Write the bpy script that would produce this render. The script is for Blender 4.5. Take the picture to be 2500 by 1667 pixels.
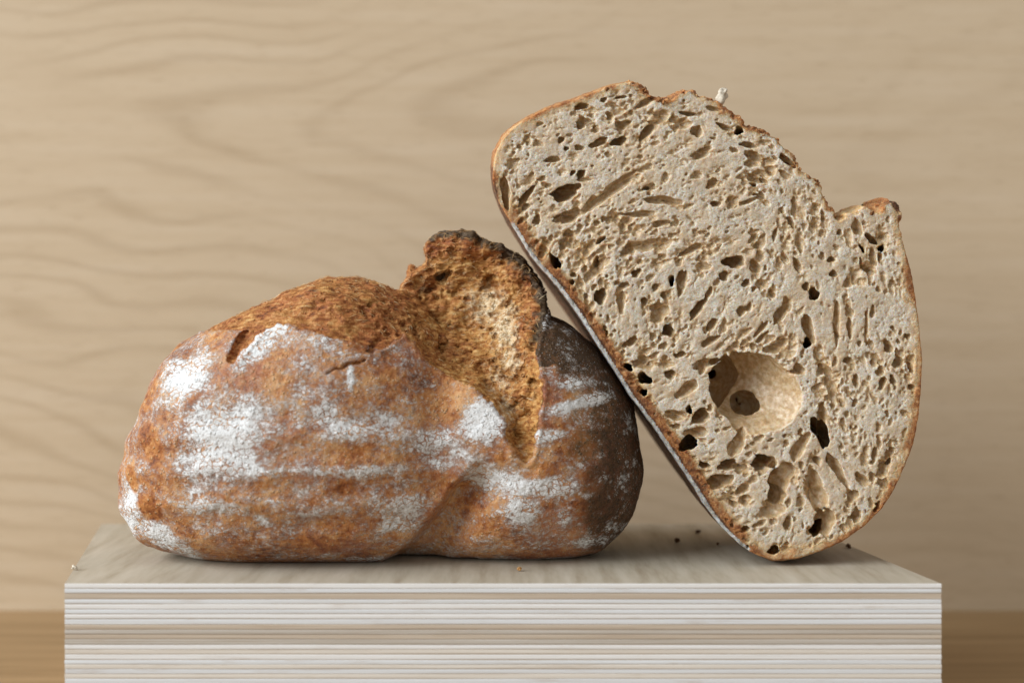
import bpy, math, random
import numpy as np
from mathutils import Vector, Euler

# ------------------------------------------------------------------ reset
for o in list(bpy.data.objects):
    bpy.data.objects.remove(o)
scene = bpy.context.scene
COL = scene.collection
rng = np.random.default_rng(7)
random.seed(7)

# ------------------------------------------------------------------ camera
# metres; block front face at y = 0, block top at z = 0, the camera looks along +y
F_PX = 2964.0            # focal length in pixels of the 2500 px wide frame
CAM_Y, CAM_Z = -0.52, 0.113
H_PX = 780.0             # eye level in the frame
cam = bpy.data.cameras.new('camera')
cam.sensor_width = 36.0
cam.lens = F_PX / 2500 * 36.0
cam.shift_y = -(833.5 - H_PX) / 2500.0
cam.clip_start, cam.clip_end = 0.02, 50
cam.dof.use_dof = True
cam.dof.focus_distance = 0.562
cam.dof.aperture_fstop = 3.6
cam_o = bpy.data.objects.new('camera', cam)
COL.objects.link(cam_o)
cam_o.location = (0, CAM_Y, CAM_Z)
cam_o.rotation_euler = (math.radians(90), 0, 0)
scene.camera = cam_o

# ------------------------------------------------------------------ light
world = bpy.data.worlds.new('World')
scene.world = world
world.use_nodes = True
wb = world.node_tree.nodes['Background']
wb.inputs[0].default_value = (0.97, 0.97, 0.94, 1)
wb.inputs[1].default_value = 0.50


def area(name, loc, target, sx, sy, power, color):
    L = bpy.data.lights.new(name, 'AREA')
    L.shape = 'RECTANGLE'
    L.size, L.size_y = sx, sy
    L.energy = power
    L.color = color
    o = bpy.data.objects.new(name, L)
    COL.objects.link(o)
    o.location = loc
    o.rotation_euler = (Vector(target) - Vector(loc)).to_track_quat('-Z', 'Y').to_euler()
    return o


area('window_light', (-4.3, -1.75, 2.35), (0.05, 0.10, 0.06), 3.6, 3.2, 400.0, (0.945, 0.98, 1.0))

scene.view_settings.view_transform = 'Standard'
scene.view_settings.look = 'None'
scene.view_settings.exposure = 0.0
scene.view_settings.gamma = 1.0
scene.cycles.max_bounces = 8
scene.cycles.diffuse_bounces = 5
scene.cycles.use_denoising = True


# ------------------------------------------------------------------ helpers
def sstep(a, b, x):
    t = np.clip((x - a) / (b - a), 0, 1)
    return t * t * (3 - 2 * t)


def _hash(ix, iy, iz, seed):
    h = (ix.astype(np.uint32) * np.uint32(374761393) + iy.astype(np.uint32) * np.uint32(668265263)
         + iz.astype(np.uint32) * np.uint32(2147483647 - 40503) + np.uint32((seed * 974711 + 12345) & 0xffffffff))
    h = (h ^ (h >> np.uint32(13))) * np.uint32(1274126177)
    h = (h ^ (h >> np.uint32(16))) * np.uint32(2246822519)
    return ((h ^ (h >> np.uint32(15))) & np.uint32(0xffffff)).astype(np.float32) / 16777215.0


def vnoise(p, scale, seed=0):
    """value noise in 0..1; p (N,3), scale = feature size (scalar or 3)"""
    q = p / np.asarray(scale, dtype=np.float64)
    i = np.floor(q)
    fr = (q - i).astype(np.float32)
    i = i.astype(np.int64)
    u = fr * fr * (3 - 2 * fr)
    out = 0
    for dx in (0, 1):
        wx = u[:, 0] if dx else 1 - u[:, 0]
        for dy in (0, 1):
            wy = u[:, 1] if dy else 1 - u[:, 1]
            for dz in (0, 1):
                wz = u[:, 2] if dz else 1 - u[:, 2]
                out = out + wx * wy * wz * _hash(i[:, 0] + dx, i[:, 1] + dy, i[:, 2] + dz, seed)
    return out


def fbm(p, scale, oct_=3, seed=0):
    s, a, t = 0, 1.0, 0
    for k in range(oct_):
        s = s + a * vnoise(p, np.asarray(scale, float) / (2.03 ** k), seed + 17 * k)
        t += a
        a *= 0.5
    return s / t - 0.5


def poly_sdf(px, py, poly):
    """signed distance to a closed polygon, negative inside"""
    P = np.asarray(poly, dtype=np.float32)
    d = np.full(px.shape, 1e9, np.float32)
    inside = np.zeros(px.shape, bool)
    n = len(P)
    for i in range(n):
        ax, ay = P[i]
        bx, by = P[(i + 1) % n]
        ex, ey = bx - ax, by - ay
        L = ex * ex + ey * ey + 1e-9
        wx, wy = px - ax, py - ay
        t = np.clip((wx * ex + wy * ey) / L, 0, 1)
        dd = (wx - ex * t) ** 2 + (wy - ey * t) ** 2
        np.minimum(d, dd, out=d)
        c = (ay > py) != (by > py)
        if ey != 0:
            inside ^= c & (px < ex * (py - ay) / ey + ax)
    d = np.sqrt(d)
    return np.where(inside, -d, d)


def line_dist(px, py, pts):
    d = np.full(px.shape, 1e9, np.float32)
    for (ax, ay), (bx, by) in zip(pts[:-1], pts[1:]):
        ex, ey = bx - ax, by - ay
        wx, wy = px - ax, py - ay
        t = np.clip((wx * ex + wy * ey) / (ex * ex + ey * ey + 1e-9), 0, 1)
        np.minimum(d, np.hypot(wx - ex * t, wy - ey * t), out=d)
    return d


def surface_nets(f, origin, step):
    ins = f < 0
    nx, ny, nz = f.shape
    cnt = np.zeros((nx - 1, ny - 1, nz - 1), np.uint8)
    for a in (0, 1):
        for b in (0, 1):
            for c in (0, 1):
                cnt += ins[a:nx - 1 + a, b:ny - 1 + b, c:nz - 1 + c]
    act = (cnt > 0) & (cnt < 8)
    I, J, K = np.nonzero(act)
    ids = np.full(cnt.shape, -1, np.int32)
    ids[I, J, K] = np.arange(len(I), dtype=np.int32)
    acc = np.zeros((len(I), 3), np.float32)
    num = np.zeros(len(I), np.float32)
    corners = [(a, b, c) for a in (0, 1) for b in (0, 1) for c in (0, 1)]
    val = {c: f[I + c[0], J + c[1], K + c[2]] for c in corners}
    for c in corners:
        for ax in range(3):
            if c[ax] == 0:
                e = list(c)
                e[ax] = 1
                va, vb = val[c], val[tuple(e)]
                cr = (va < 0) != (vb < 0)
                t = np.where(cr, va / np.where(va - vb == 0, 1, va - vb), 0)
                for k in range(3):
                    acc[:, k] += np.where(cr, c[k] + (t if k == ax else 0), 0)
                num += cr
    v = (np.stack([I, J, K], 1) + acc / np.maximum(num, 1)[:, None]) * step + np.asarray(origin)
    quads = []
    i, j, k = np.nonzero(ins[:-1, 1:-1, 1:-1] != ins[1:, 1:-1, 1:-1])
    j, k = j + 1, k + 1
    q = np.stack([ids[i, j - 1, k - 1], ids[i, j, k - 1], ids[i, j, k], ids[i, j - 1, k]], 1)
    fl = ~ins[i, j, k]
    q[fl] = q[fl][:, ::-1]
    quads.append(q)
    i, j, k = np.nonzero(ins[1:-1, :-1, 1:-1] != ins[1:-1, 1:, 1:-1])
    i, k = i + 1, k + 1
    q = np.stack([ids[i - 1, j, k - 1], ids[i - 1, j, k], ids[i, j, k], ids[i, j, k - 1]], 1)
    fl = ~ins[i, j, k]
    q[fl] = q[fl][:, ::-1]
    quads.append(q)
    i, j, k = np.nonzero(ins[1:-1, 1:-1, :-1] != ins[1:-1, 1:-1, 1:])
    i, j = i + 1, j + 1
    q = np.stack([ids[i - 1, j - 1, k], ids[i, j - 1, k], ids[i, j, k], ids[i - 1, j, k]], 1)
    fl = ~ins[i, j, k]
    q[fl] = q[fl][:, ::-1]
    quads.append(q)
    q = np.concatenate(quads)
    return v.astype(np.float64), q[:, ::-1]       # the third axis points down, so the winding turns


def vnormals(v, q):
    n = np.cross(v[q[:, 2]] - v[q[:, 0]], v[q[:, 3]] - v[q[:, 1]])
    out = np.zeros_like(v)
    for c in range(4):
        for k in range(3):
            out[:, k] += np.bincount(q[:, c], n[:, k], len(v))
    return out / (np.linalg.norm(out, axis=1, keepdims=True) + 1e-12)


def relax(v, q, k=0.5, it=1):
    for _ in range(it):
        a = np.concatenate([q[:, 0], q[:, 1], q[:, 2], q[:, 3]])
        b = np.concatenate([q[:, 1], q[:, 2], q[:, 3], q[:, 0]])
        cnt = np.maximum(np.bincount(a, minlength=len(v)), 1)
        av = np.stack([np.bincount(a, v[b, i], len(v)) / cnt for i in range(3)], 1)
        v = v + (av - v) * k
    return v


def make_mesh(name, v, q, attrs=None, smooth=True):
    q = np.asarray(q)
    k = q.shape[1]
    me = bpy.data.meshes.new(name)
    me.vertices.add(len(v))
    me.vertices.foreach_set('co', np.asarray(v, np.float32).ravel())
    me.loops.add(q.size)
    me.loops.foreach_set('vertex_index', q.astype(np.int32).ravel())
    me.polygons.add(len(q))
    me.polygons.foreach_set('loop_start', np.arange(0, q.size, k, dtype=np.int32))
    me.polygons.foreach_set('loop_total', np.full(len(q), k, np.int32))
    me.polygons.foreach_set('use_smooth', np.full(len(q), smooth))
    me.update(calc_edges=True)
    for an, av in (attrs or {}).items():
        me.attributes.new(an, 'FLOAT', 'POINT').data.foreach_set('value', np.asarray(av, np.float32))
    me.validate()
    return me


def obj(name, me, mat, parent=None):
    o = bpy.data.objects.new(name, me)
    COL.objects.link(o)
    if mat and not me.materials:
        me.materials.append(mat)
    if parent:
        o.parent = parent
    return o


def empty(name, loc):
    o = bpy.data.objects.new(name, None)
    COL.objects.link(o)
    o.location = loc
    o.empty_display_size = 0.02
    return o


def tag(o, label, cat, group=None):
    o['label'], o['category'] = label, cat
    if group:
        o['group'] = group
    return o


def subset(v, q, sel, attrs):
    qq = q[sel]
    u, inv = np.unique(qq, return_inverse=True)
    return v[u], inv.reshape(qq.shape), {k: a[u] for k, a in attrs.items()}


# ------------------------------------------------------------------ materials
class NT:
    def __init__(self, name):
        self.m = bpy.data.materials.new(name)
        self.m.use_nodes = True
        self.t = self.m.node_tree
        self.b = self.t.nodes['Principled BSDF']
        self.co = self.n('ShaderNodeTexCoord').outputs['Object']

    def n(self, kind, **kw):
        x = self.t.nodes.new(kind)
        for k, v in kw.items():
            setattr(x, k, v)
        return x

    def set(self, sock, v):
        if isinstance(v, bpy.types.NodeSocket):
            self.t.links.new(v, sock)
        else:
            if isinstance(v, tuple) and len(v) == 3 and sock.type == 'RGBA':
                v = v + (1,)
            sock.default_value = v

    def math(self, op, a, b=0.0, c=None, clamp=False):
        x = self.n('ShaderNodeMath', operation=op, use_clamp=clamp)
        self.set(x.inputs[0], a)
        self.set(x.inputs[1], b)
        if c is not None:
            self.set(x.inputs[2], c)
        return x.outputs[0]

    def mapping(self, scale, loc=(0, 0, 0), rot=(0, 0, 0), co=None):
        x = self.n('ShaderNodeMapping')
        self.set(x.inputs['Vector'], co or self.co)
        x.inputs['Scale'].default_value = scale
        x.inputs['Location'].default_value = loc
        x.inputs['Rotation'].default_value = rot
        return x.outputs[0]

    def noise(self, scale, detail=3.0, rough=0.55, co=None, dist=0.0):
        x = self.n('ShaderNodeTexNoise')
        self.set(x.inputs['Vector'], co or self.co)
        x.inputs['Scale'].default_value = scale
        x.inputs['Detail'].default_value = detail
        x.inputs['Roughness'].default_value = rough
        x.inputs['Distortion'].default_value = dist
        return x.outputs['Fac']

    def voronoi(self, scale, feature='F1', co=None, rnd=1.0):
        x = self.n('ShaderNodeTexVoronoi', feature=feature)
        self.set(x.inputs['Vector'], co or self.co)
        x.inputs['Scale'].default_value = scale
        x.inputs['Randomness'].default_value = rnd
        return x.outputs['Distance']

    def attr(self, name):
        return self.n('ShaderNodeAttribute', attribute_name=name).outputs['Fac']

    def ramp(self, fac, stops):
        x = self.n('ShaderNodeValToRGB')
        self.set(x.inputs[0], fac)
        e = x.color_ramp.elements
        while len(e) < len(stops):
            e.new(0.5)
        for el, (p, c) in zip(e, stops):
            el.position = p
            el.color = tuple(c) + (1,)
        return x.outputs[0]

    def step(self, fac, lo, hi):
        x = self.n('ShaderNodeMapRange', interpolation_type='SMOOTHSTEP')
        self.set(x.inputs[0], fac)
        self.set(x.inputs[1], lo)
        self.set(x.inputs[2], hi)
        return x.outputs[0]

    def mix(self, fac, a, b, blend='MIX'):
        x = self.n('ShaderNodeMix', data_type='RGBA', blend_type=blend)
        self.set(x.inputs[0], fac)
        self.set(x.inputs[6], a)
        self.set(x.inputs[7], b)
        return x.outputs[2]

    def bump(self, h, strength, dist):
        x = self.n('ShaderNodeBump')
        x.inputs['Strength'].default_value = strength
        x.inputs['Distance'].default_value = dist
        self.set(x.inputs['Height'], h)
        self.t.links.new(x.outputs[0], self.b.inputs['Normal'])

    def out(self, color, rough=0.8, spec=0.3):
        self.set(self.b.inputs['Base Color'], color)
        self.set(self.b.inputs['Roughness'], rough)
        self.b.inputs['Specular IOR Level'].default_value = spec
        return self.m


def mat_panel():
    w = NT('wood_panel_wall')
    sep = w.n('ShaderNodeSeparateXYZ')
    warp = w.noise(4.0, 2.0, 0.45, co=w.mapping((0.8, 1, 1.7)))
    warp2 = w.noise(9.0, 3.0, 0.5, co=w.mapping((0.6, 1, 1.6), loc=(3, 0, 1)))
    w.t.links.new(w.co, sep.inputs[0])
    x, z = sep.outputs[0], sep.outputs[2]
    zz = w.math('ADD', z, w.math('MULTIPLY', w.math('SUBTRACT', warp, 0.5), 0.20))
    # nested flame figure: rings stretched along x that open to the right
    dz = w.math('SUBTRACT', zz, 0.236)
    hyp = w.math('SQRT', w.math('ADD', w.math('MULTIPLY', dz, dz), 0.0012))
    g = w.math('SUBTRACT', x, w.math('MULTIPLY', hyp, 4.6))
    g = w.math('ADD', g, w.math('MULTIPLY', w.math('SUBTRACT', warp2, 0.5), 0.16))
    ph = w.math('MULTIPLY', g, 11.5)
    saw = w.math('FRACT', w.math('ADD', ph, 40.0))
    line = w.math('MULTIPLY', w.step(saw, 0.45, 0.72), w.math('SUBTRACT', 1.0, w.step(saw, 0.72, 0.98)))
    fade = w.noise(7.0, 2.0, 0.5, co=w.mapping((1, 1, 1.5), loc=(8, 2, 5)))
    line = w.math('MULTIPLY', line, w.step(fade, 0.36, 0.62))
    line = w.math('MULTIPLY', line, w.math('ADD', 0.30, w.math('MULTIPLY', w.math('SUBTRACT', 1.0, w.step(x, -0.05, 0.22)), 0.70)))
    streak = w.noise(1.0, 4.0, 0.6, co=w.mapping((9, 1, 150), rot=(0, 0.03, 0)))
    base = w.ramp(streak, [(0.28, (0.562, 0.436, 0.294)), (0.5, (0.596, 0.470, 0.324)), (0.72, (0.62, 0.497, 0.354))])
    dash = w.noise(1.0, 2.0, 0.6, co=w.mapping((60, 1, 900)))
    base = w.mix(w.math('MULTIPLY', w.step(dash, 0.58, 0.72), 0.35), base, (0.36, 0.25, 0.145))
    c = w.mix(w.math('MULTIPLY', line, 0.25), base, (0.33, 0.225, 0.125))
    return w.out(c, 0.6, 0.25)


def mat_table():
    w = NT('table_wood')
    st = w.noise(1.0, 4.0, 0.6, co=w.mapping((5, 90, 90)))
    c = w.ramp(st, [(0.3, (0.26, 0.165, 0.078)), (0.7, (0.38, 0.25, 0.13))])
    return w.out(c, 0.55, 0.3)


def mat_ply(name, light, dark, seed):
    w = NT(name)
    n1 = w.noise(1.0, 5.0, 0.68, co=w.mapping((14, 60, 1100), loc=(seed * 1.7, seed, seed * 3.1)))
    n2 = w.noise(1.0, 4.0, 0.65, co=w.mapping((28, 30, 300), loc=(seed * 2.7, seed, seed * 1.1)))
    c = w.ramp(n1, [(0.30, dark), (0.62, light)])
    c = w.mix(w.math('MULTIPLY', w.step(n2, 0.54, 0.74), 0.40), c, (0.45, 0.35, 0.26))
    w.bump(n1, 0.15, 0.0004)
    return w.out(c, 0.75, 0.2)


def mat_top_ply():
    w = NT('birch_top')
    n1 = w.noise(1.0, 5.0, 0.6, co=w.mapping((110, 16, 30), rot=(0, 0, 0.5)))
    n2 = w.noise(9.0, 3.0, 0.6)
    n3 = w.noise(420.0, 2.0, 0.6)
    c = w.ramp(n1, [(0.30, (0.33, 0.27, 0.195)), (0.48, (0.44, 0.385, 0.30)), (0.70, (0.53, 0.475, 0.39))])
    c = w.mix(w.math('MULTIPLY', w.step(n2, 0.45, 0.7), 0.35), c, (0.40, 0.37, 0.31))
    w.bump(n3, 0.12, 0.0004)
    return w.out(c, 0.72, 0.25)


def mat_loaf():
    w = NT('loaf_crust')
    flour, burn, torn, pale, clean = (w.attr(a) for a in ('flour', 'burn', 'torn', 'pale', 'clean'))
    red_a = w.attr('red')
    n1 = w.noise(55, 3, 0.55)
    n2 = w.noise(330, 3, 0.6)
    n3 = w.noise(1100, 2, 0.6)
    ns = w.noise(70, 3, 0.6, co=w.mapping((1, 1, 2.4), loc=(2, 7, 3)))
    mixn = w.math('ADD', w.math('MULTIPLY', n1, 0.5), w.math('MULTIPLY', n2, 0.5))
    crust = w.ramp(mixn, [(0.35, (0.12, 0.036, 0.013)), (0.43, (0.28, 0.090, 0.025)),
                          (0.52, (0.45, 0.185, 0.055)), (0.63, (0.60, 0.34, 0.15))])
    red = w.noise(30, 2, 0.5, co=w.mapping((1, 1, 1), loc=(9, 4, 1)))
    crust = w.mix(w.math('MULTIPLY', w.step(red, 0.5, 0.68), 0.45), crust, (0.30, 0.115, 0.075))
    # pale blisters
    bl = w.voronoi(430, co=w.mapping((1, 1, 1), loc=(1, 1, 1)))
    blm = w.math('MULTIPLY', w.math('SUBTRACT', 1.0, w.step(bl, 0.16, 0.34)), w.step(n2, 0.42, 0.58))
    crust = w.mix(w.math('MULTIPLY', blm, 0.60), crust, (0.66, 0.47, 0.29))
    # dark bake
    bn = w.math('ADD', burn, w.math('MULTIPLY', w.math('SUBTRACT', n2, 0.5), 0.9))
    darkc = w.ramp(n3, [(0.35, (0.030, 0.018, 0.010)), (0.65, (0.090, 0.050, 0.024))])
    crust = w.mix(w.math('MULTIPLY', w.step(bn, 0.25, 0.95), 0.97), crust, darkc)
    # torn crumb
    tn = w.noise(1.0, 4, 0.65, co=w.mapping((210, 420, 640), rot=(0, -0.30, 0)))
    tcol = w.ramp(tn, [(0.30, (0.155, 0.050, 0.014)), (0.43, (0.37, 0.145, 0.035)),
                       (0.54, (0.53, 0.270, 0.080)), (0.70, (0.70, 0.46, 0.20))])
    tdark = w.ramp(tn, [(0.30, (0.090, 0.026, 0.010)), (0.43, (0.26, 0.080, 0.022)),
                        (0.55, (0.42, 0.155, 0.046)), (0.70, (0.64, 0.36, 0.15))])
    tcol = w.mix(red_a, tcol, tdark)
    pn = w.step(w.math('ADD', pale, w.math('MULTIPLY', w.math('SUBTRACT', n2, 0.5), 1.5)), 0.25, 0.85)
    palec = w.ramp(n3, [(0.35, (0.56, 0.37, 0.17)), (0.6, (0.80, 0.69, 0.50))])
    tcol = w.mix(pn, tcol, palec)
    tcol = w.mix(w.math('MULTIPLY', w.step(bn, 0.35, 0.85), 0.95), tcol,
                 w.ramp(n2, [(0.35, (0.030, 0.024, 0.018)), (0.7, (0.115, 0.080, 0.048))]))
    tfac = w.step(w.math('ADD', torn, w.math('MULTIPLY', w.math('SUBTRACT', n2, 0.5), 1.3)), 0.38, 0.62)
    c = w.mix(tfac, crust, tcol)
    # flour dust: cakes that crack into islands, and loose speckle
    wv = w.n('ShaderNodeTexNoise')
    wv.inputs['Scale'].default_value = 160
    w.t.links.new(w.co, wv.inputs['Vector'])
    wco = w.n('ShaderNodeVectorMath', operation='MULTIPLY_ADD')
    w.t.links.new(wv.outputs['Color'], wco.inputs[0])
    wco.inputs[1].default_value = (0.006, 0.006, 0.006)
    w.t.links.new(w.co, wco.inputs[2])
    isl = w.voronoi(330, 'DISTANCE_TO_EDGE', co=w.mapping((0.8, 1, 1.35), rot=(0, 0.5, 0), co=wco.outputs[0]))
    cell = w.voronoi(900, 'F1')
    nz = w.noise(640, 6, 0.9, co=w.mapping((0.8, 1, 1.2)))
    nzz = w.math('ADD', w.math('MULTIPLY', w.math('SUBTRACT', nz, 0.5), 3.4), 0.5)
    cov = w.math('ADD', flour, w.math('MULTIPLY', w.math('SUBTRACT', ns, 0.5), 0.30))
    cr_ = w.math('MULTIPLY', w.math('SUBTRACT', 1.0, w.step(isl, 0.01, 0.085)), w.step(ns, 0.44, 0.60))
    cov = w.math('SUBTRACT', w.math('MINIMUM', cov, 0.98), w.math('MULTIPLY', cr_, 0.95))
    fv = w.math('ADD', nzz, w.math('SUBTRACT', cov, 1.0))
    fm = w.step(fv, -0.20, 0.18)
    fm = w.math('MULTIPLY', fm, w.step(cov, -0.10, 0.80))
    fm = w.math('MULTIPLY', fm, w.math('SUBTRACT', 1.0, tfac))
    sp = w.math('MULTIPLY', w.math('SUBTRACT', 1.0, w.step(cell, 0.10, 0.26)), w.step(n1, 0.40, 0.56))
    sp = w.math('MULTIPLY', w.math('MULTIPLY', sp, 0.60), w.math('SUBTRACT', 1.0, tfac))
    fm = w.math('MAXIMUM', fm, sp)
    fm = w.math('MULTIPLY', fm, w.math('SUBTRACT', 1.0, clean))
    film = w.math('MULTIPLY', w.math('MULTIPLY', w.step(w.math('ADD', flour, w.math('MULTIPLY', w.math('SUBTRACT', nz, 0.5), 0.8)), 0.05, 0.75), 0.22),
                  w.math('MULTIPLY', w.math('SUBTRACT', 1.0, tfac), w.math('SUBTRACT', 1.0, clean)))
    film = w.math('MULTIPLY', film, w.math('SUBTRACT', 1.0, w.math('MULTIPLY', burn, 0.75)))
    c = w.mix(film, c, (0.68, 0.54, 0.43))
    c = w.mix(fm, c, w.ramp(n3, [(0.3, (0.58, 0.585, 0.59)), (0.6, (0.80, 0.815, 0.825))]))
    rough = w.math('ADD', 0.50, w.math('MULTIPLY', fm, 0.45))
    h = w.math('ADD', w.math('MULTIPLY', n3, 0.5), w.math('MULTIPLY', n2, 0.8))
    h = w.math('ADD', h, w.math('MULTIPLY', fm, 0.30))
    h = w.math('ADD', h, w.math('MULTIPLY', blm, 0.9))
    h = w.math('ADD', h, w.math('MULTIPLY', w.math('MULTIPLY', tn, tfac), 1.6))
    w.bump(h, 0.75, 0.0012)
    return w.out(c, rough, 0.25)


def mat_cut():
    w = NT('crumb_and_cut_crust')
    crust, cutf, skin, burn = (w.attr(a) for a in ('crust', 'cutface', 'skin', 'burn'))
    n1 = w.noise(60, 3, 0.55)
    n2 = w.noise(420, 3, 0.6)
    n3 = w.noise(1500, 2, 0.6)
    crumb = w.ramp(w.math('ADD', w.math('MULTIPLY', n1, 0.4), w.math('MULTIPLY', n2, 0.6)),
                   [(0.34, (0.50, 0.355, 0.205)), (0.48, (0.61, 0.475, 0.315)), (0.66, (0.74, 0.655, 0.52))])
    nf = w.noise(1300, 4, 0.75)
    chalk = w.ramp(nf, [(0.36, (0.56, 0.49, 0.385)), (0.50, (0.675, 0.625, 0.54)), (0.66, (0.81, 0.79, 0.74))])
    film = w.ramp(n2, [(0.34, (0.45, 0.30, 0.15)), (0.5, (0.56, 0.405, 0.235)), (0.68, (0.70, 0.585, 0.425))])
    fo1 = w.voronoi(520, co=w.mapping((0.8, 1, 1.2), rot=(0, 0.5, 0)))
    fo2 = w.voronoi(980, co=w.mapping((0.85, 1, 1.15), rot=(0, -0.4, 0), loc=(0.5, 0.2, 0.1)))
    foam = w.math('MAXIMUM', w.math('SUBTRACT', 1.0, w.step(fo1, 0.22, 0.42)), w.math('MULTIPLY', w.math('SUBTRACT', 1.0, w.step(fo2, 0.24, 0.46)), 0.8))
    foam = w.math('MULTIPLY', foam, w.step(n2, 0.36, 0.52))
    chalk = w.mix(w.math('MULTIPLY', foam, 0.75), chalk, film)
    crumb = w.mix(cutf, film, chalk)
    # bran flecks
    fl = w.voronoi(260)
    flm = w.math('MULTIPLY', w.math('SUBTRACT', 1.0, w.step(fl, 0.035, 0.06)), 0.5)
    crumb = w.mix(flm, crumb, (0.30, 0.15, 0.07))
    cr = w.ramp(w.math('ADD', w.math('MULTIPLY', n2, 0.7), w.math('MULTIPLY', n3, 0.3)),
                [(0.32, (0.085, 0.030, 0.012)), (0.45, (0.25, 0.095, 0.032)),
                 (0.56, (0.44, 0.205, 0.072)), (0.72, (0.64, 0.40, 0.19))])
    dk = w.ramp(n2, [(0.35, (0.035, 0.02, 0.012)), (0.65, (0.17, 0.07, 0.028))])
    bn = w.math('ADD', burn, w.math('MULTIPLY', w.math('SUBTRACT', n2, 0.5), 1.0))
    cr = w.mix(w.step(bn, 0.35, 0.85), cr, dk)
    cf = w.math('ADD', crust, w.math('MULTIPLY', w.math('SUBTRACT', n2, 0.5), 0.75))
    cf = w.math('ADD', cf, w.math('MULTIPLY', w.math('SUBTRACT', n3, 0.5), 0.35))
    toast = w.mix(w.math('MULTIPLY', w.step(cf, 0.02, 0.55), 0.80), crumb, (0.66, 0.43, 0.20))
    c = w.mix(w.step(cf, 0.42, 0.80), toast, cr)
    sk = w.ramp(n2, [(0.3, (0.22, 0.21, 0.19)), (0.65, (0.58, 0.60, 0.60))])
    c = w.mix(w.step(skin, 0.4, 0.7), c, sk)
    rough = w.math('ADD', w.math('MULTIPLY', cutf, 0.30), w.math('MULTIPLY', crust, 0.35))
    rough = w.math('ADD', rough, w.ramp(n2, [(0.35, (0.48,) * 3), (0.65, (0.26,) * 3)]))
    h = w.math('ADD', w.math('MULTIPLY', n3, 0.5), n2)
    h = w.math('ADD', h, w.math('MULTIPLY', w.math('MULTIPLY', nf, cutf), 2.0))
    h = w.math('SUBTRACT', h, w.math('MULTIPLY', w.math('MULTIPLY', foam, cutf), 1.8))
    w.bump(h, 0.45, 0.0006)
    w.b.inputs['Subsurface Weight'].default_value = 1.0
    w.b.inputs['Subsurface Radius'].default_value = (1.0, 0.66, 0.40)
    w.b.inputs['Subsurface Scale'].default_value = 0.0026
    return w.out(c, rough, 0.5)


M_LOAF, M_CUT = mat_loaf(), mat_cut()


# ------------------------------------------------------------------ setting: wall panel and table
def quad(name, pts, mat):
    me = bpy.data.meshes.new(name)
    me.from_pydata(pts, [], [tuple(range(len(pts)))])
    o = obj(name, me, mat)
    o['kind'] = 'structure'
    return o


TABLE_Z = -0.0714
WALL_Y = 0.25
quad('wall', [(-1.2, WALL_Y, TABLE_Z), (1.2, WALL_Y, TABLE_Z), (1.2, WALL_Y, 1.0), (-1.2, WALL_Y, 1.0)], mat_panel())
quad('table', [(-1.2, -0.9, TABLE_Z), (1.2, -0.9, TABLE_Z), (1.2, WALL_Y + 0.01, TABLE_Z), (-1.2, WALL_Y + 0.01, TABLE_Z)], mat_table())

# ------------------------------------------------------------------ plywood block: every ply a board of its own
FL, FR, BL, BR, BD = -0.1916, 0.1839, -0.2272, 0.158, 0.152


def prism(name, z0, z1, off, mat, parent, dx=0.0, bev=0.00022, wav=0.0, flat_top=False):
    """board with the block's slanted plan; its front edge eased and a little wavy"""
    ns = 15 if wav else 2
    ph = [random.uniform(0, 6.28) for _ in range(4)]
    v, f = [], []
    for i in range(ns):
        t = i / (ns - 1)
        wa = wav * (math.sin(9 * t + ph[0]) + 0.7 * math.sin(23 * t + ph[1]))
        wb_ = 0 if flat_top else wav * (math.sin(8 * t + ph[2]) + 0.7 * math.sin(21 * t + ph[3]))
        yo = off + wav * 0.7 * math.sin(17 * t + ph[0] + ph[3])
        xf, xb = FL + (FR - FL) * t + dx, BL + (BR - BL) * t + dx
        v += [(xf, yo + bev, z0 + wa), (xf, yo, z0 + bev + wa), (xf, yo, z1 - bev + wb_), (xf, yo + bev, z1 + wb_), (xb, BD, z1), (xb, BD, z0)]
    for i in range(ns - 1):
        for k in range(6):
            a_, b_ = i * 6 + k, i * 6 + (k + 1) % 6
            f.append((a_, a_ + 6, b_ + 6, b_))
    f.append(tuple(range(6)))
    f.append(tuple((ns - 1) * 6 + k for k in reversed(range(6))))
    me = bpy.data.meshes.new(name)
    me.from_pydata(v, [], f)
    return obj(name, me, mat, parent)


block = tag(empty('plywood_block', (0, 0, 0)), 'pale birch plywood block with striped layered edge carrying the bread', 'block')
ply_mats = {
    'w': [mat_ply('ply_white_%d' % i, (0.84, 0.84, 0.84), (0.73, 0.71, 0.685), i + 1) for i in range(3)],
    'b': [mat_ply('ply_cool_%d' % i, (0.76, 0.785, 0.81), (0.65, 0.65, 0.655), i + 5) for i in range(3)],
    't': [mat_ply('ply_tan_%d' % i, (0.60, 0.515, 0.42), (0.46, 0.37, 0.28), i + 9) for i in range(3)],
    'g': [mat_ply('ply_grey_%d' % i, (0.58, 0.54, 0.49), (0.42, 0.36, 0.29), i + 13) for i in range(3)],
    'c': [mat_ply('ply_cream_%d' % i, (0.77, 0.725, 0.66), (0.65, 0.585, 0.51), i + 17) for i in range(3)],
}
glue = NT('glue_line')
M_GLUE = glue.out((0.43, 0.35, 0.275), 0.8, 0.2)
seq = 'wbtbwbwbtgtgwcwbcbcbwbcwbtgtwbcbwbwctgwbwbcbwb'
M_TOP = mat_top_ply()
PLY = 0.00218
prism('core', TABLE_Z + 0.0006, -0.0009, 0.00028, M_GLUE, block)
z = 0.0
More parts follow.
